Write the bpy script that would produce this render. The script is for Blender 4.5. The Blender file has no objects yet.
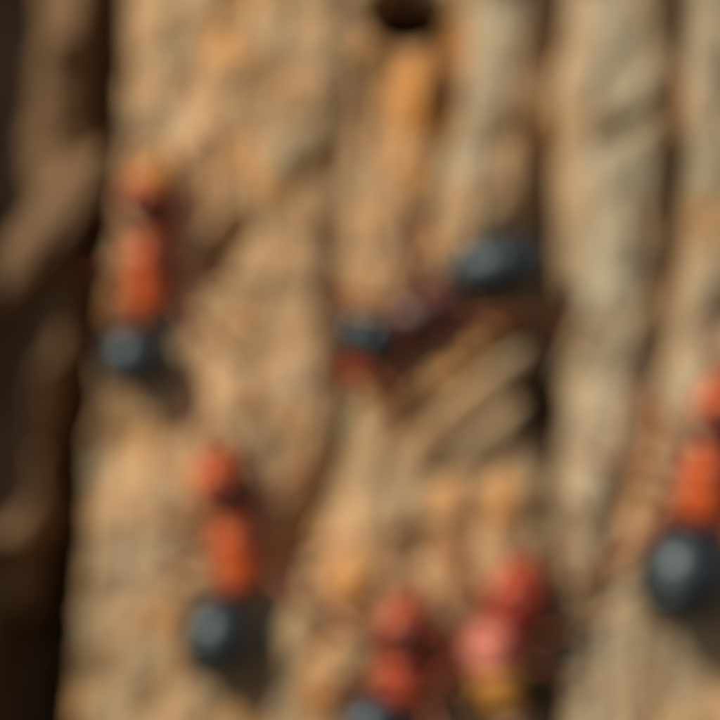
# Ants climbing on old sunlit tree bark, a macro view.  Built ten times life size
# (an ant is about 9 cm long) so that the lens and the light stay in comfortable units.
# U is one step of the working grid: 720 steps span the 30 cm of bark in front of the lens.
import bpy, bmesh, math, random
import numpy as np
from mathutils import Vector, Matrix

rng = random.Random(5)
C = bpy.context.scene.collection
U = 0.30 / 720.0
CAM_D = 0.95

def P(x, y, h):
    """grid position (x right, y down, h out of the trunk) to world space"""
    return Vector(((x - 360.0) * U, -h * U, (360.0 - y) * U))

# ------------------------------------------------------------------ noise
def _lattice(seed, n=256):
    return np.random.RandomState(seed).rand(n, n)

def vnoise(x, y, seed):
    L = _lattice(seed); n = L.shape[0]
    xi = np.floor(x).astype(int); yi = np.floor(y).astype(int)
    fx = x - xi; fy = y - yi
    fx = fx * fx * fx * (fx * (fx * 6 - 15) + 10); fy = fy * fy * fy * (fy * (fy * 6 - 15) + 10)
    a = L[xi % n, yi % n]; b = L[(xi + 1) % n, yi % n]
    c = L[xi % n, (yi + 1) % n]; d = L[(xi + 1) % n, (yi + 1) % n]
    return ((a * (1 - fx) + b * fx) * (1 - fy) + (c * (1 - fx) + d * fx) * fy) * 2 - 1

def fbm(x, y, seed, octv=4, gain=.5):
    t = 0; a = 1; s = 0
    for o in range(octv):
        t = t + a * vnoise(x * 2 ** o + 17.3 * o, y * 2 ** o + 9.1 * o, seed + o); s += a; a *= gain
    return t / s

def sstep(a, b, x):
    t = np.clip((x - a) / (b - a), 0, 1)
    return t * t * (3 - 2 * t)

def stroke(x, y, pts):
    """pts: (px, py, half_width, amount).  Returns the amount field of a soft stroke along the polyline."""
    best = np.zeros_like(x)
    if len(pts) == 1: pts = [pts[0], (pts[0][0], pts[0][1] + .01) + pts[0][2:]]
    for (ax, ay, aw, am), (bx, by, bw, bm) in zip(pts[:-1], pts[1:]):
        dx, dy = bx - ax, by - ay
        t = np.clip(((x - ax) * dx + (y - ay) * dy) / (dx * dx + dy * dy), 0, 1)
        d = np.hypot(x - ax - t * dx, y - ay - t * dy)
        w = aw + (bw - aw) * t; m = am + (bm - am) * t
        v = m * np.exp(-(d / w) ** 2 * (1 + (d / w) ** 2))
        best = np.where(np.abs(v) > np.abs(best), v, best)
    return best

# ------------------------------------------------------------------ the shape of the bark
GROOVES = [   # furrows: (x, y, half width, depth)
    [(352, -300, 22, 22), (350, 40, 22, 20), (345, 150, 20, 16), (340, 270, 24, 32), (350, 400, 22, 30), (326, 490, 25, 38), (294, 542, 28, 54), (268, 610, 22, 30), (250, 800, 16, 18)],
    [(560, -300, 24, 66), (556, 40, 24, 74), (553, 85, 15, 34), (548, 110, 10, 14), (546, 150, 23, 60), (544, 225, 25, 72), (556, 300, 20, 62), (552, 350, 16, 62), (543, 405, 20, 90), (556, 470, 13, 40), (560, 600, 11, 24), (556, 680, 13, 40), (560, 900, 13, 40)],
    [(690, -300, 17, 60), (684, 20, 20, 70), (680, 70, 13, 36), (676, 110, 13, 22), (680, 160, 22, 72), (677, 240, 20, 58), (666, 330, 11, 26), (650, 400, 15, 28), (636, 470, 14, 26), (612, 560, 14, 20), (600, 640, 12, 12), (606, 800, 12, 20)],
    [(452, -60, 16, 40), (449, 50, 21, 62), (444, 120, 18, 54), (432, 190, 10, 22), (425, 250, 10, 26)],
    [(376, 60, 13, 40), (372, 180, 11, 20), (372, 260, 9, 14)],
    [(524, 336, 13, 60), (478, 366, 14, 70), (430, 404, 14, 58), (394, 442, 10, 20)],
    [(545, 400, 14, 60), (496, 424, 14, 74), (440, 466, 13, 52)], [(470, 560, 11, 22), (430, 530, 12, 22), (400, 540, 11, 16)],
    [(598, 134, 12, 34), (634, 118, 12, 38)],
]
PITS = [
    [(240, 228, 19, 56), (214, 268, 21, 64)], [(394, 12, 26, 190), (424, 13, 26, 190)], [(408, 14, 44, 26)], [(410, -40, 34, 120)], [(446, 40, 17, 46), (450, 110, 15, 40)], [(186, 395, 17, 22), (178, 440, 15, 16)],
    [(420, 555, 16, 20)], [(470, 575, 13, 18)], [(180, 560, 16, 14)], [(540, 706, 26, 80)], [(538, 400, 25, 100), (548, 422, 22, 100)], [(560, 300, 22, 26)],
    [(330, 640, 14, 14)], [(250, 420, 16, 16)], [(305, 120, 13, 14)],
]
BUMPS = [
    [(505, -100, 30, 16), (490, 60, 30, 16), (468, 170, 26, 14), (488, 215, 24, 18)],      # pale ridge
    [(615, -200, 42, 18), (612, 90, 40, 16)], [(612, 150, 42, 16), (608, 400, 38, 14), (600, 800, 36, 14)],
    [(712, -200, 20, 14), (708, 220, 22, 14), (700, 420, 22, 10)],
    [(510, 500, 30, 16)], [(352, 578, 28, 22)], [(455, 505, 26, 16)], [(400, 520, 40, 10), (440, 470, 30, 12)], [(310, 690, 24, 18), (350, 650, 20, 12)], [(400, 330, 20, 8)], [(470, 420, 10, 14), (530, 365, 9, 16)],
    [(230, 60, 26, 10)], [(300, 220, 26, 8)], [(160, 165, 22, 10)], [(150, 500, 40, 8)], [(300, 420, 24, 8)],
    [(408, 95, 17, 8)], [(400, 165, 14, 8)], [(275, 660, 30, 8)],
]
def edge_x(y):   # the broken left edge of the main bark slab
    return np.interp(y, [-800, -60, 60, 200, 330, 450, 600, 720, 1500], [130, 124, 122, 112, 98, 82, 74, 64, 40])

def bark_height(x, y, detail=True):
    wob = 5 * fbm(x / 60, y / 60, 3, 3)
    wy = y + 7 * fbm(x / 50, y / 50, 33, 3)
    wx = x + wob
    h = 8 * fbm(x / 70, y / 150, 50, 3) + 15 * fbm(x / 34, y / 46, 52, 2)
    for g in GROOVES: h = h - stroke(wx, wy, g)
    for g in PITS: h = h - stroke(wx, wy, g)
    for g in BUMPS: h = h + stroke(wx, wy, g)
    # outside the view: the furrowed bark goes on round the trunk
    far = sstep(740, 860, x)
    h = h - far * 55 * np.exp(-((((x + 14 * fbm(x / 200, y / 200, 8, 2)) % 120) - 60) / 17.0) ** 2)
    farv = np.maximum(sstep(760, 900, y), sstep(-60, -220, y)) * sstep(120, 160, x)
    h = h - farv * 22 * (1 - np.abs(fbm(x / 60, y / 300, 71, 2)) * 4).clip(0, 1)
    # the left: a deep crack and a sunken plate behind it, under an unseen neighbouring plate added to shade it
    ex = edge_x(y) + 7 * fbm(x * 0 + 3.3, y / 45, 12, 3) + 4 * fbm(x / 20, y / 20, 14, 2)
    inside = sstep(-16, 9, x - ex)
    low = -112 + 28 * fbm(x / 45, y / 90, 21, 3)
    low = low - stroke(wx, wy, [(106, -200, 32, 110), (98, 90, 28, 110), (90, 330, 26, 170), (62, 470, 34, 220), (44, 620, 36, 220), (30, 900, 34, 200)])
    low = low + stroke(wx, wy, [(-30, 300, 26, 50), (30, 235, 25, 50), (100, 142, 22, 44)])
    low = low + stroke(wx, wy, [(-20, 545, 26, 70), (30, 530, 26, 74)])
    low = low + stroke(wx, wy, [(40, 40, 26, 22), (34, 120, 22, 20)]) + stroke(wx, wy, [(20, 370, 20, 30), (10, 430, 20, 26)])
    low = low - stroke(wx, wy, [(-10, 670, 46, 150), (0, 900, 60, 170)])
    ridge_top = 6 + 20 * fbm(x / 60, y / 110, 25, 3) - 34 * np.exp(-((y - 70) / 75.0) ** 2) - 30 * np.exp(-((y - 400) / 50.0) ** 2)
    nb = sstep(-26, -62, x + 9 * fbm(x * 0 + 1.7, y / 50, 31, 3))
    left = low * (1 - nb) + ridge_top * nb
    left = left - 120 * np.exp(-((x + 260) / 30.0) ** 2) - 90 * np.exp(-((x + 470) / 26.0) ** 2)
    h = left * (1 - inside) + h * inside
    if detail:   # fibres that run up the trunk, then scaly crumbs
        wxx = x + 10 * fbm(x / 90, y / 120, 41, 2)
        h = h + 3.0 * fbm(wxx / 15, y / 95, 42, 4, .6) - 1.6 * np.abs(fbm(wxx / 10, y / 120, 46, 3)) * 2
        h = h + 3.2 * fbm(x / 22, y / 26, 61, 4, .6) + 1.6 * fbm(x / 5, y / 7, 67, 2)
    h = h - ((x - 360) / 4800.0) ** 2 * 2400
    return h

def hb(x, y):
    return float(bark_height(np.array([[float(x)]]), np.array([[float(y)]]))[0, 0])

# colour patches of the bark: amount of orange inner bark / of pale grey weathered cork
ORANGE = [
    [(412, 70, 28, 1.), (408, 112, 26, 1.)], [(398, 172, 22, .45), (424, 186, 14, .75)], [(386, 228, 18, .4)], [(424, 236, 16, .85)],
    [(450, 20, 22, .8), (450, 120, 18, .8)], [(375, 40, 20, .6)], [(352, 576, 36, .8)], [(455, 500, 26, .6)], [(330, 640, 20, .4)], [(240, 166, 26, .55)], [(232, 55, 36, .2)], [(270, 190, 26, .7)], [(510, 500, 34, .55)], [(378, 396, 22, 1.)],
    [(545, 110, 18, .8)], [(646, 425, 26, .65)], [(632, 490, 18, .55), (610, 565, 18, .5)], [(706, 225, 18, .9)], [(290, 540, 24, .9)],
    [(165, 620, 22, .7)], [(315, 690, 26, .8)], [(240, 330, 26, .6)], [(360, 300, 20, .4)], [(590, 590, 30, .35)], [(490, 692, 26, 1.)],
    [(100, 300, 18, .6)], [(676, 110, 16, .7)], [(26, 528, 40, .35)], [(560, 320, 26, .5)], [(160, 165, 26, .35)], [(450, 540, 30, .4)],
]
GREY = [
    [(520, -60, 34, .95), (490, 60, 32, .95), (462, 165, 28, .85)], [(620, -100, 44, .75), (612, 90, 44, .7)], [(615, -60, 54, 1.), (612, 150, 54, 1.), (605, 420, 52, .95), (600, 800, 54, .8)],
    [(712, -100, 30, .95), (712, 170, 30, .9)], [(708, 280, 32, .95), (690, 440, 34, .9), (680, 700, 34, .7)], [(300, 380, 32, .5)], [(130, 560, 50, .5)], [(380, 480, 34, .4)],
    [(170, 125, 26, .6)], [(330, 500, 26, .5)], [(330, 620, 30, .4)], [(600, 640, 40, .5)], [(250, 540, 40, .3)],
]

def axis(lo, a, b, hi, fine, growth):
    mid = list(np.arange(a, b + .01, fine)); s = fine; v = a; left = []
    while v > lo: s *= growth; v -= s; left.append(v)
    s = fine; v = b; right = []
    while v < hi: s *= growth; v += s; right.append(v)
    return np.array(left[::-1] + mid + right)

def set_float(me, name, arr):
    at = me.attributes.new(name, 'FLOAT', 'POINT'); at.data.foreach_set('value', np.ascontiguousarray(arr, dtype=np.float32).ravel())

def tag(o, label=None, cat=None, group=None, kind=None):
    if label: o['label'] = label
    if cat: o['category'] = cat
    if group: o['group'] = group
    if kind: o['kind'] = kind
    return o

# ------------------------------------------------------------------ materials
def new_mat(name):
    m = bpy.data.materials.new(name); m.use_nodes = True
    nt = m.node_tree; nt.nodes.clear()
    out = nt.nodes.new('ShaderNodeOutputMaterial'); b = nt.nodes.new('ShaderNodeBsdfPrincipled')
    nt.links.new(b.outputs[0], out.inputs[0])
    return m, nt, b

def mixc(nt, fac, a, b, mode='MIX'):
    n = nt.nodes.new('ShaderNodeMix'); n.data_type = 'RGBA'; n.blend_type = mode; n.clamp_factor = True
    for sock, v in ((n.inputs[0], fac), (n.inputs[6], a), (n.inputs[7], b)):
        if isinstance(v, (int, float)): sock.default_value = v
        elif isinstance(v, tuple): sock.default_value = v + (1,)
        else: nt.links.new(v, sock)
    return n.outputs[2]

def noise(nt, vec, scale, detail=4, rough=.55):
    n = nt.nodes.new('ShaderNodeTexNoise'); n.inputs['Scale'].default_value = scale
    n.inputs['Detail'].default_value = detail; n.inputs['Roughness'].default_value = rough
    nt.links.new(vec, n.inputs['Vector']); return n.outputs['Fac']

def ramp(nt, v, a, b):
    n = nt.nodes.new('ShaderNodeMapRange'); n.inputs[1].default_value = a; n.inputs[2].default_value = b
    nt.links.new(v, n.inputs[0]); return n.outputs[0]

def attr(nt, name):
    n = nt.nodes.new('ShaderNodeAttribute'); n.attribute_name = name; return n

def bark_material():
    m, nt, b = new_mat('weathered_bark')
    tc = nt.nodes.new('ShaderNodeTexCoord')
    mp = nt.nodes.new('ShaderNodeMapping'); mp.inputs['Scale'].default_value = (1, 1, .22)
    nt.links.new(tc.outputs['Object'], mp.inputs[0])
    o, s = tc.outputs['Object'], mp.outputs[0]
    col = mixc(nt, ramp(nt, noise(nt, s, 60, 6), .35, .65), (.335, .21, .107), (.49, .325, .178))
    col = mixc(nt, ramp(nt, noise(nt, o, 28, 5), .52, .68), col, (.53, .28, .095))
    col = mixc(nt, ramp(nt, noise(nt, o, 75, 3), .54, .66), col, (.24, .15, .08))
    col = mixc(nt, ramp(nt, noise(nt, o, 47, 2), .50, .64), col, (.30, .25, .155))     # lichen-dulled olive grey patches
    col = mixc(nt, ramp(nt, noise(nt, s, 39, 3), .53, .66), col, (.58, .37, .20))      # fresh peach-coloured cork
    col = mixc(nt, attr(nt, 'grey').outputs['Fac'], col, (.37, .33, .235))
    col = mixc(nt, attr(nt, 'orange').outputs['Fac'], col, (.58, .235, .035))
    col = mixc(nt, attr(nt, 'brown').outputs['Fac'], col, mixc(nt, noise(nt, s, 60, 5), (.12, .074, .036), (.235, .14, .075)))  # dark inner bark, with shade of the recesses painted into the colour
    col = mixc(nt, ramp(nt, noise(nt, s, 190, 5, .65), .56, .72), col, (.17, .11, .065))
    col = mixc(nt, ramp(nt, noise(nt, o, 420, 3), .64, .74), col, (.60, .47, .31))
    nt.links.new(col, b.inputs['Base Color'])
    b.inputs['Roughness'].default_value = .78; b.inputs['Specular IOR Level'].default_value = .3
    bp = nt.nodes.new('ShaderNodeBump'); bp.inputs['Strength'].default_value = .55; bp.inputs['Distance'].default_value = .0018
    nt.links.new(noise(nt, s, 420, 7, .65), bp.inputs['Height']); nt.links.new(bp.outputs[0], b.inputs['Normal'])
    return m

def chitin_material():
    m, nt, b = new_mat('ant_chitin')
    tc = nt.nodes.new('ShaderNodeTexCoord')
    col = mixc(nt, ramp(nt, noise(nt, tc.outputs['Object'], 160, 4), .3, .7), attr(nt, 'pigment').outputs['Color'], (.02, .01, .006))
    base = mixc(nt, .16, attr(nt, 'pigment').outputs['Color'], col)
    nt.links.new(base, b.inputs['Base Color'])
    b.inputs['Roughness'].default_value = .42; b.inputs['Specular IOR Level'].default_value = .7
    b.inputs['Coat Weight'].default_value = .2; b.inputs['Coat Roughness'].default_value = .3
    
    sep = nt.nodes.new('ShaderNodeSeparateColor'); nt.links.new(attr(nt, 'pigment').outputs['Color'], sep.inputs[0])
    nt.links.new(mixc(nt, ramp(nt, sep.outputs[0], 0.02, .05), (.6, .86, 1.), (.75, .45, .3)), b.inputs['Specular Tint'])   # black chitin has a steel-blue sheen
    bp = nt.nodes.new('ShaderNodeBump'); bp.inputs['Strength'].default_value = .18; bp.inputs['Distance'].default_value = .0006
    nt.links.new(noise(nt, tc.outputs['Object'], 900, 3), bp.inputs['Height']); nt.links.new(bp.outputs[0], b.inputs['Normal'])
    return m

def plain(name, c, rough):
    m, nt, b = new_mat(name)
    tc = nt.nodes.new('ShaderNodeTexCoord')
    col = mixc(nt, noise(nt, tc.outputs['Object'], 300, 3), tuple(v * .75 for v in c), tuple(v * 1.25 for v in c))
    nt.links.new(col, b.inputs['Base Color']); b.inputs['Roughness'].default_value = rough
    return m

BARK = bark_material(); CHITIN = chitin_material()
EYE = plain('compound_eye', (.012, .01, .01), .18)
JAW = plain('mandible_horn', (.16, .03, .012), .3)
FEELER = plain('antenna_chitin', (.22, .06, .025), .4)

# ------------------------------------------------------------------ bark mesh
def grid_mesh(name, X, Y, H):
    ny, nx = X.shape
    co = np.stack([(X - 360) * U, -H * U, (360 - Y) * U], -1).reshape(-1, 3)
    i = np.arange(ny * nx).reshape(ny, nx)
    q = np.stack([i[:-1, :-1], i[1:, :-1], i[1:, 1:], i[:-1, 1:]], -1).reshape(-1, 4)
    me = bpy.data.meshes.new(name)
    me.vertices.add(len(co)); me.vertices.foreach_set('co', co.ravel())
    me.loops.add(q.size); me.loops.foreach_set('vertex_index', q.ravel().astype(np.int32))
    me.polygons.add(len(q)); me.polygons.foreach_set('loop_start', (np.arange(len(q)) * 4).astype(np.int32))
    me.update(calc_edges=True); me.validate()
    me.polygons.foreach_set('use_smooth', np.ones(len(me.polygons), bool))
    return me

def build_bark():
    ax = axis(-1500, -80, 800, 2300, 1.6, 1.06); ay = axis(-1500, -60, 780, 2300, 1.9, 1.06)
    X, Y = np.meshgrid(ax, ay)
    H = bark_height(X, Y)
    me = grid_mesh('tree_bark', X, Y, H)
    wx = X + 8 * fbm(X / 40, Y / 60, 81, 3); wy = Y + 14 * fbm(X / 40, Y / 60, 85, 3)
    o = np.zeros_like(X); g = np.zeros_like(X)
    for s in ORANGE: o = np.maximum(o, stroke(wx, wy, s))
    for s in GREY: g = np.maximum(g, stroke(wx, wy, s))
    o = (o * (.85 + .5 * fbm(X / 12, Y / 30, 91, 3))).clip(0, 1); g = (g * (.9 + .5 * fbm(X / 16, Y / 40, 95, 3))).clip(0, 1)
    b = (1 - sstep(-10, 10, X - edge_x(Y))) * sstep(-70, -30, X)  # sunken left plate: brown inner bark, part of its shade painted in
    b = np.maximum(b, stroke(X, Y, [(388, 12, 34, 1.), (430, 14, 34, 1.)])); b = np.maximum(b, stroke(X, Y, [(410, -40, 34, 1.)]))  # top hollow: brown rotten wood, its shade deepened by the colour
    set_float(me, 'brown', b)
    set_float(me, 'orange', o); set_float(me, 'grey', g)
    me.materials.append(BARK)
    ob = bpy.data.objects.new('tree_bark', me); C.objects.link(ob)
    return tag(ob, 'furrowed tan and grey tree bark with orange patches and a deep dark crack', 'bark', kind='structure')
bark = build_bark()

def sliver(pts, grey, orange, seed, brown=0.):
    """a torn splinter of bark still fixed to the trunk; pts = (x, y, h, half_width, half_thickness)"""
    r = np.random.RandomState(seed); n = 60; m = 28; fib = 1 + r.uniform(-.26, .2, m)
    P_ = np.array(pts, float); tt = np.linspace(0, len(pts) - 1, n)
    cen = np.stack([np.interp(tt, range(len(pts)), P_[:, i]) for i in range(5)], -1)
    bm = bmesh.new(); rings = []
    for k in range(n):
        a = cen[max(k - 1, 0)][:2]; b = cen[min(k + 1, n - 1)][:2]
        d = (b - a) / np.linalg.norm(b - a); nrm = np.array([-d[1], d[0]])
        end = min(1, (k + .3) / 11, (n - .7 - k) / 9) ** .75
        ring = []
        for j in range(m):
            an = 2 * math.pi * j / m; ca, sa = math.cos(an), math.sin(an)
            ca = math.copysign(abs(ca) ** .7, ca); sa = math.copysign(abs(sa) ** .7, sa)
            jit = fib[j] + .14 * math.sin(j * 2.1 + seed) * math.sin(k * .21 + j) + r.uniform(-.05, .05)
            x, y = cen[k][:2] + nrm * ca * cen[k][3] * jit * end
            ring.append(bm.verts.new(P(x, y, cen[k][2] + sa * cen[k][4] * jit * end)))
        rings.append(ring)
    for a, b in zip(rings[:-1], rings[1:]):
        for j in range(m): bm.faces.new((a[j], a[(j + 1) % m], b[(j + 1) % m], b[j]))
    bm.faces.new(rings[0][::-1]); bm.faces.new(rings[-1])
    bmesh.ops.recalc_face_normals(bm, faces=bm.faces)
    me = bpy.data.meshes.new('bark_splinter'); bm.to_mesh(me); bm.free()
    for p in me.polygons: p.use_smooth = True
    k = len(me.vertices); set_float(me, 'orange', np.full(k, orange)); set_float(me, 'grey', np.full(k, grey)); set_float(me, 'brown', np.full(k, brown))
    me.materials.append(BARK)
    o = bpy.data.objects.new('bark_splinter', me); C.objects.link(o); o.parent = bark
    return o
sliver([(412, 452, -4, 7, 7), (455, 412, 14, 12, 11), (496, 376, 22, 11, 11), (532, 342, 16, 6, 8)], .35, .15, 1)
sliver([(440, 470, -4, 7, 7), (480, 440, 8, 10, 10), (508, 414, 14, 8, 9), (524, 398, 8, 5, 6)], .5, .1, 2)
sliver([(395, 420, -4, 6, 6), (428, 385, 4, 10, 8), (470, 348, 7, 10, 8), (505, 322, 2, 5, 6)], .2, .45, 3)
sliver([(-60, 330, -84, 12, 9), (10, 256, -74, 20, 11), (58, 192, -76, 20, 10), (100, 132, -92, 8, 8)], .0, .1, 4, .95)  # splinter on the sunken plate, brown carries part of its shade

# ------------------------------------------------------------------ ants
RED = (.50, .082, .016); DARKRED = (.20, .030, .014); BLACK = (.009, .012, .014); BROWN = (.085, .022, .016); LEG = (.20, .045, .02); AMBER = (.46, .21, .03)
PURPLE = (.075, .022, .02)

def ball(bm, c, ex, ey, ez, seg=44):
    M = Matrix((ex, ey, ez)).transposed().to_4x4(); M.translation = c
    bmesh.ops.create_uvsphere(bm, u_segments=seg, v_segments=seg // 2 + 2, radius=1, matrix=M)

def tube(bm, pts, rad, m=8):
    rings = []
    for k, p in enumerate(pts):
        d = (pts[min(k + 1, len(pts) - 1)] - pts[max(k - 1, 0)]).normalized()
        a = d.orthogonal().normalized(); b = d.cross(a)
        rings.append([bm.verts.new(p + (a * math.cos(2 * math.pi * j / m) + b * math.sin(2 * math.pi * j / m)) * rad[k]) for j in range(m)])
    for r0, r1 in zip(rings[:-1], rings[1:]):
        # line the rings up so the tube does not twist
        s = min(range(m), key=lambda q: sum((r0[j].co - r1[(j + q) % m].co).length_squared for j in range(0, m, 2)))
        for j in range(m): bm.faces.new((r0[j], r0[(j + 1) % m], r1[(j + 1 + s) % m], r1[(j + s) % m]))
    bm.faces.new(rings[0][::-1]); bm.faces.new(rings[-1])
    bmesh.ops.recalc_face_normals(bm, faces=bm.faces)

def smooth_path(pts, n):
    out = []; k = len(pts)
    for i in range(k - 1):
        p0, p1, p2, p3 = pts[max(i - 1, 0)], pts[i], pts[i + 1], pts[min(i + 2, k - 1)]
        for t in np.linspace(0, 1, n, endpoint=False):
            out.append(.5 * ((2 * p1) + (p2 - p0) * t + (2 * p0 - 5 * p1 + 4 * p2 - p3) * t * t + (3 * p1 - p0 - 3 * p2 + p3) * t ** 3))
    out.append(pts[-1]); return out

def child(name, bm, mat, parent):
    me = bpy.data.meshes.new(name); bmesh.ops.recalc_face_normals(bm, faces=bm.faces); bm.to_mesh(me); bm.free()
    for p in me.polygons: p.use_smooth = True
    me.materials.append(mat); o = bpy.data.objects.new(name, me); C.objects.link(o); o.parent = parent
    return o

def make_ant(label, head, thorax, gaster, lift=(24, 23, 27), size=1., fat=1., colours=None, head_dir=None, gaster_dir=None, roll=35, legs=None, seed=0, head_r=27, gaster_r=(40, 33), flip=1, thorax_w=1., face_s=1., body_l=1., antennae=(( .75, .9), (.75, .9))):
    """head / thorax / gaster: grid points of the three centres; lift: their heights above the bark"""
    col = dict(head=RED, crown=(.075, .014, .012), thorax=RED, petiole=DARKRED, gaster=BLACK, leg=LEG, face=RED)
    col.update(colours or {})
    col.setdefault('rear', col['thorax'])
    r = random.Random(seed)
    S = size
    base = max(hb(*thorax), hb(*head), hb(*gaster), -12)
    hp = Vector((head[0], head[1], base + lift[0])); tp = Vector((thorax[0], thorax[1], base + lift[1])); gp = Vector((gaster[0], gaster[1], base + lift[2]))
    up = Vector((0, 0, 1))
    cr, sr = math.cos(math.radians(roll)), math.sin(math.radians(roll))
    def frame(d):
        d = d.normalized(); s = up.cross(d).normalized(); u = d.cross(s)
        return d, s * cr - u * sr, u * cr + s * sr
    prim = []            # (centre, ax, ay, az, pigment) ellipsoids;  capsules are kept apart
    def ell(c, fr, a, b, h, pig): prim.append((c, fr[0] * a, fr[1] * b, fr[2] * h, pig))
    ft = frame(hp - tp); fg = frame(gp - tp); fa = frame(Vector(gaster_dir)) if gaster_dir else fg
    fh = frame(Vector(head_dir) if head_dir else hp - tp)
    HR = head_r * S
    ell(hp, fh, HR * .95, HR * .92, HR * .72, col['head'])
    for q in (1, -1): ell(hp - fh[0] * HR * .28 + fh[1] * q * HR * .27 + fh[2] * HR * .22, fh, HR * .66, HR * .56, HR * .56, col['crown'])
    ell(hp + fh[0] * HR * .62, fh, HR * .5 * face_s, HR * .58 * face_s, HR * .5 * face_s, col['face'])
    L = (hp - tp).length; W = 22 * S * fat * thorax_w
    neck = tp + ft[0] * (L - HR * .8)
    ell(tp + ft[0] * L * .26, ft, L * .30 * body_l, W * .96, W * .88, col['thorax'])
    ell(tp + ft[0] * L * .22 + ft[2] * W * .34, ft, L * .26, W * .6, W * .62, col['crown'])
    ell(tp + ft[0] * L * .02, ft, L * .34 * body_l, W * .84, W * .82, col['thorax'])
    ell(tp + fg[0] * L * (.16 if col['rear'] == col['thorax'] else .36) - Vector((0, 0, 1)) * W * .08, fg, L * .30 * body_l, W * .78, W * .78, col['rear'])
    G = (gp - tp).length; GA, GB = gaster_r[0] * S, gaster_r[1] * S
    pet = tp + fg[0] * max(G - GA * 1.12, L * .3)
    ell(pet, fg, W * .24, W * .46, W * .62, col['petiole'])
    # the gaster: overlapping plates that step down towards the tip
    for f, s in ((-.18, .93), (.0, 1.), (.2, .955), (.4, .84), (.6, .66)):
        ell(gp + fa[0] * GA * f * .8, fa, GA * (1 - abs(f) * .72), GB * s, GB * s * .95, col['gaster'])
    caps = []
    def cap(pts, rads, pig): caps.append((pts, rads, pig))
    cap([neck + ft[0] * HR * .3, neck, tp + ft[0] * L * .4], [W * .3, W * .32, W * .4], col['petiole'])
    cap([tp + fg[0] * L * .2, pet, gp - fg[0] * GA * .72], [W * .3, W * .22, W * .34], col['petiole'])
    # legs: coxa, femur up to a raised knee, tibia down to the bark, tarsus flat on it
    spec = legs or [(.42, 66, 62), (.42, 66, -62), (.12, 70, 92), (.12, 70, -92), (-.14, 92, 132), (-.14, 92, -132)]
    for (f, reach, ang) in spec:
        ang += r.uniform(-9, 9); reach *= S * r.uniform(.92, 1.1)
        root = tp + ft[0] * L * f - Vector((0, 0, 1)) * W * .45
        ca, sa = math.cos(math.radians(ang)), math.sin(math.radians(ang))
        d = Vector((ft[0].x, ft[0].y, 0)).normalized(); n = Vector((-d.y, d.x, 0))
        out = d * ca + n * sa
        coxa = root + n * math.copysign(W * .75, sa) 
        fx = root + out * reach * 1.18 + d * (reach * .12 * (1 if f > .3 else -1))
        foot = Vector((fx.x, fx.y, hb(fx.x, fx.y) + 4))
        toe = foot + out * reach * .2 + d * reach * .1; toe.z = max(hb(toe.x, toe.y) + 2.4, foot.z - 12 * S)
        knee = root + out * reach * .56; knee.z = max(root.z, foot.z) + reach * .30
        cap([root, coxa, knee, foot, toe], [5.5 * S, 5 * S, 3.4 * S, 2.2 * S, 1.6 * S], col['leg'])
    bm = bmesh.new()
    for c, a, b, h, pig in prim: ball(bm, c, a, b, h)
    for pts, rads, pig in caps:
        dense, dr = [], []
        for i in range(len(pts) - 1):
            for t in np.linspace(0, 1, 7, endpoint=False):
                dense.append(pts[i].lerp(pts[i + 1], t))
                w = rads[i] + (rads[i + 1] - rads[i]) * t
                if len(pts) == 5 and i in (1, 2): w *= 1 + .22 * math.sin(math.pi * t)
                dr.append(w)
        dense.append(pts[-1]); dr.append(rads[-1]); tube(bm, dense, dr, 10)
    me = bpy.data.meshes.new('ant_raw'); bm.to_mesh(me); bm.free()
    tmp = bpy.data.objects.new('ant_raw', me); C.objects.link(tmp)
    md = tmp.modifiers.new('r', 'REMESH'); md.mode = 'VOXEL'; md.voxel_size = 1.15; md.use_smooth_shade = True
    sm = tmp.modifiers.new('s', 'SMOOTH'); sm.factor = .5; sm.iterations = 3
    dg = bpy.context.evaluated_depsgraph_get(); ev = tmp.evaluated_get(dg)
    body = bpy.data.meshes.new_from_object(ev, depsgraph=dg)
    bpy.data.objects.remove(tmp); bpy.data.meshes.remove(me)
    n = len(body.vertices); co = np.empty(n * 3); body.vertices.foreach_get('co', co); co = co.reshape(-1, 3)
    D = []; K = []
    for c, a, b, h, pig in prim:
        q = co - np.array(c); e = 0
        for ax_ in (a, b, h): e = e + (q @ np.array(ax_) / ax_.length_squared) ** 2
        D.append((np.sqrt(e) - 1) * min(a.length, b.length, h.length) - (2.2 if pig == col['crown'] and pig != col['head'] else 0)); K.append(pig)
    for pts, rads, pig in caps:
        best = np.full(n, 1e9)
        for i in range(len(pts) - 1):
            a, b = np.array(pts[i]), np.array(pts[i + 1]); ab = b - a
            t = np.clip((co - a) @ ab / (ab @ ab), 0, 1)
            best = np.minimum(best, np.linalg.norm(co - a - t[:, None] * ab, axis=1) - (rads[i] + (rads[i + 1] - rads[i]) * t))
        D.append(best); K.append(pig)
    D = np.array(D); w = np.exp(-(D - D.min(0)) / 1.6); w /= w.sum(0)
    pigm = w.T @ np.array(K)
    axial = (co - np.array(gp)) @ np.array(fa[0]) / GA; on_g = w[K.index(col['gaster']):][[i for i, k in enumerate(K[K.index(col['gaster']):]) if k == col['gaster']]].sum(0) * (axial > -.8)
    inward = np.zeros(n)
    for cband in (-.42, .02, .42, .74):   # the seams between the plates of the gaster
        v = np.exp(-((axial - cband) / .028) ** 2) * on_g; inward += v
        pigm = pigm * (1 - .4 * v[:, None]) + np.array((.05, .034, .022)) * .4 * v[:, None]
    co = co - (co - np.array(gp)) / np.linalg.norm(co - np.array(gp), axis=1)[:, None] * inward[:, None] * 1.1 * S
    at = body.attributes.new('pigment', 'FLOAT_COLOR', 'POINT')
    at.data.foreach_set('color', np.concatenate([pigm, np.ones((n, 1))], 1).astype(np.float32).ravel())
    org = np.array([tp.x, tp.y, base])
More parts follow.
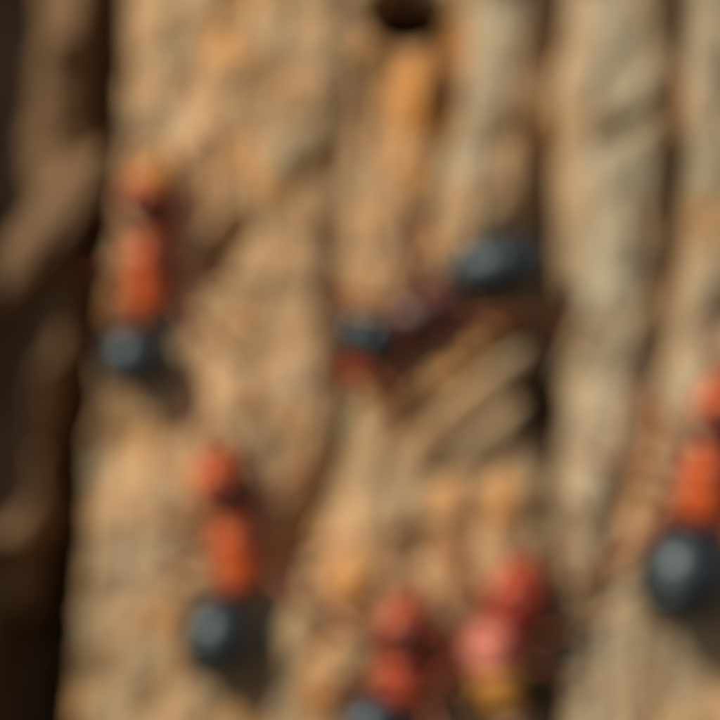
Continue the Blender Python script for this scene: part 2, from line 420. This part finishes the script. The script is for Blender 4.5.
    world = np.stack([(co[:, 0] - org[0]) * U, -(co[:, 2] - org[2]) * U, -(co[:, 1] - org[1]) * U], -1)
    body.vertices.foreach_set('co', np.ascontiguousarray(world, dtype=np.float32).ravel())
    body.flip_normals(); body.update()
    # (x right, y down, h out) -> (x, -h, -y) mirrors, so the normals were turned back
    for p in body.polygons: p.use_smooth = True
    body.materials.clear(); body.materials.append(CHITIN); body.name = 'ant'
    o = bpy.data.objects.new('ant', body); C.objects.link(o)
    o.location = P(tp.x, tp.y, base)
    tag(o, label, 'ant', 'ants climbing on the bark')
    def loc(v): return Vector(((v.x - org[0]) * U, -(v.z - org[2]) * U, -(v.y - org[1]) * U))
    for s in (1, -1):
        c = hp + fh[0] * HR * .08 + fh[1] * s * HR * .74 + fh[2] * HR * .36
        bm = bmesh.new()
        a, b, h = fh[0] * HR * .2, (fh[1] * s + fh[2] * .5).normalized() * HR * .1, fh[2] * HR * .16
        M = Matrix((loc(c + a) - loc(c), loc(c + b) - loc(c), loc(c + h) - loc(c))).transposed().to_4x4(); M.translation = loc(c)
        bmesh.ops.create_uvsphere(bm, u_segments=16, v_segments=10, radius=1, matrix=M); child('eye', bm, EYE, o)
        bm = bmesh.new()
        b0 = hp + fh[0] * HR * .95 + fh[1] * s * HR * .34 - fh[2] * HR * .08
        pts = smooth_path([b0, b0 + fh[0] * HR * .3 + fh[1] * s * HR * .14, b0 + fh[0] * HR * .55 - fh[1] * s * HR * .12, b0 + fh[0] * HR * .66 - fh[1] * s * HR * .32], 5)
        tube(bm, [loc(v) for v in pts], [HR * U * (.17 * (1 - .8 * i / (len(pts) - 1))) for i in range(len(pts))], 10); child('mandible', bm, JAW, o)
        bm = bmesh.new()
        sp, rc = antennae[0 if s > 0 else 1]
        b0 = hp + fh[0] * HR * .6 + fh[1] * s * HR * .26 + fh[2] * HR * .38
        el = b0 + fh[0] * HR * .75 * rc + fh[1] * s * HR * 1.25 * sp + fh[2] * HR * .45
        m1 = el + fh[0] * HR * .95 * rc + fh[1] * s * HR * .18 - fh[2] * HR * .2
        tipp = m1 + fh[0] * HR * .85 * rc - fh[1] * s * HR * .3 - fh[2] * HR * .3
        pts = [b0.lerp(el, t) for t in (0, .25, .5, .75)] + smooth_path([el, m1, tipp], 7)
        k = len(pts); tube(bm, [loc(v) for v in pts], [U * 2.1 * S * (.8 if i < 4 else (.72 + .4 * i / k)) for i in range(k)], 8); child('antenna', bm, FEELER, o)
    return o

make_ant('red ant with dark glossy abdomen beside the deep dark crack, yellowish bark at its head',
         (150, 198), (151, 280), (135, 357), size=1., seed=1, head_r=30, face_s=1.15, gaster_r=(32, 36), roll=32, lift=(21, 20, 26), head_dir=(.35, -1, .05), colours=dict(face=(.62, .34, .07)))
make_ant('red ant with black abdomen standing left of the small orange-brown hollow, its head tilted up',
         (222, 482), (243, 558), (219, 633), size=1.08, seed=2, roll=48, head_r=31, gaster_r=(41, 35), head_dir=(-.1, -1, .1), thorax_w=1.15)
make_ant('dark blackish ant with bluish sheen lying diagonally across the torn bark splinters',
         (364, 344), (428, 310), (494, 268), size=1.05, seed=3, head_r=31, gaster_r=(48, 33), head_dir=(-.25, 1, .0), gaster_dir=(1, -.22, 0), thorax_w=1.2, roll=0, body_l=1.3, face_s=1.12,
         legs=[(.42, 66, 62), (.42, 66, -62), (.12, 70, 92), (.12, 70, -92), (-.14, 88, 100), (-.14, 116, -152)],
         colours=dict(head=BLACK, crown=BLACK, face=RED, thorax=PURPLE, petiole=PURPLE, gaster=BLACK, leg=(.15, .03, .018)),
         lift=(32, 32, 36))
make_ant('largest red ant with a big black abdomen, cut by the right edge of the photo',
         (716, 410), (701, 489), (677, 570), size=1.34, seed=4, roll=30, head_r=27, gaster_r=(40, 36), head_dir=(.1, -1, .1), thorax_w=1.1, lift=(46, 44, 50))
make_ant('red ant seen to the waist, its abdomen cut off by the bottom edge',
         (404, 624), (402, 680), (370, 724), size=1.12, seed=5, roll=45, head_r=30, gaster_r=(40, 33), head_dir=(.1, -1, .0), lift=(34, 34, 36), thorax_w=1.15,
         colours=dict(head=(.40, .075, .035), crown=(.075, .014, .012), thorax=(.42, .06, .025)))
make_ant('dark crimson ant with pinkish back and amber waist, at the bottom edge',
         (516, 592), (488, 652), (516, 738), size=1.15, seed=6, roll=42, head_r=31, gaster_r=(36, 32), head_dir=(.15, -1, .0), lift=(34, 36, 32), thorax_w=1.3,
         colours=dict(head=(.40, .045, .02), crown=(.22, .02, .014), thorax=(.56, .19, .14), rear=AMBER, petiole=AMBER, gaster=(.045, .022, .01)))

# ------------------------------------------------------------------ light, sky, camera
to_sun = Vector((-.55, -.64, .53)).normalized()
sun = bpy.data.lights.new('sun', 'SUN'); sun.energy = 4.35; sun.angle = math.radians(.5); sun.color = (1, .86, .67)
so = bpy.data.objects.new('sun', sun); so.rotation_euler = to_sun.to_track_quat('Z', 'Y').to_euler(); C.objects.link(so)
w = bpy.data.worlds.new('World'); bpy.context.scene.world = w; w.use_nodes = True
nt = w.node_tree; bg = nt.nodes['Background']
sky = nt.nodes.new('ShaderNodeTexSky'); sky.sky_type = 'NISHITA'; sky.sun_disc = False
sky.sun_elevation = math.asin(to_sun.z); sky.sun_rotation = math.atan2(to_sun.x, to_sun.y)
nt.links.new(sky.outputs[0], bg.inputs[0]); bg.inputs[1].default_value = .09

cam = bpy.data.cameras.new('camera'); co = bpy.data.objects.new('camera', cam); C.objects.link(co)
co.location = (0, -CAM_D, 0); co.rotation_euler = (math.radians(90), 0, 0)
cam.sensor_width = 36; cam.lens = 18 / (.15 / CAM_D); cam.clip_start = .01; cam.clip_end = 20
cam.dof.use_dof = True; cam.dof.focus_distance = .62
BLUR = 41 * U          # diameter of the blur circle on the bark
ap = BLUR * .62 / (CAM_D - .62)
cam.dof.aperture_fstop = cam.lens / 1000 / ap
sc = bpy.context.scene; sc.camera = co
sc.view_settings.view_transform = 'Standard'; sc.view_settings.look = 'None'; sc.view_settings.exposure = 0; sc.view_settings.gamma = 1
sc.render.engine = 'CYCLES'; sc.cycles.use_denoising = True
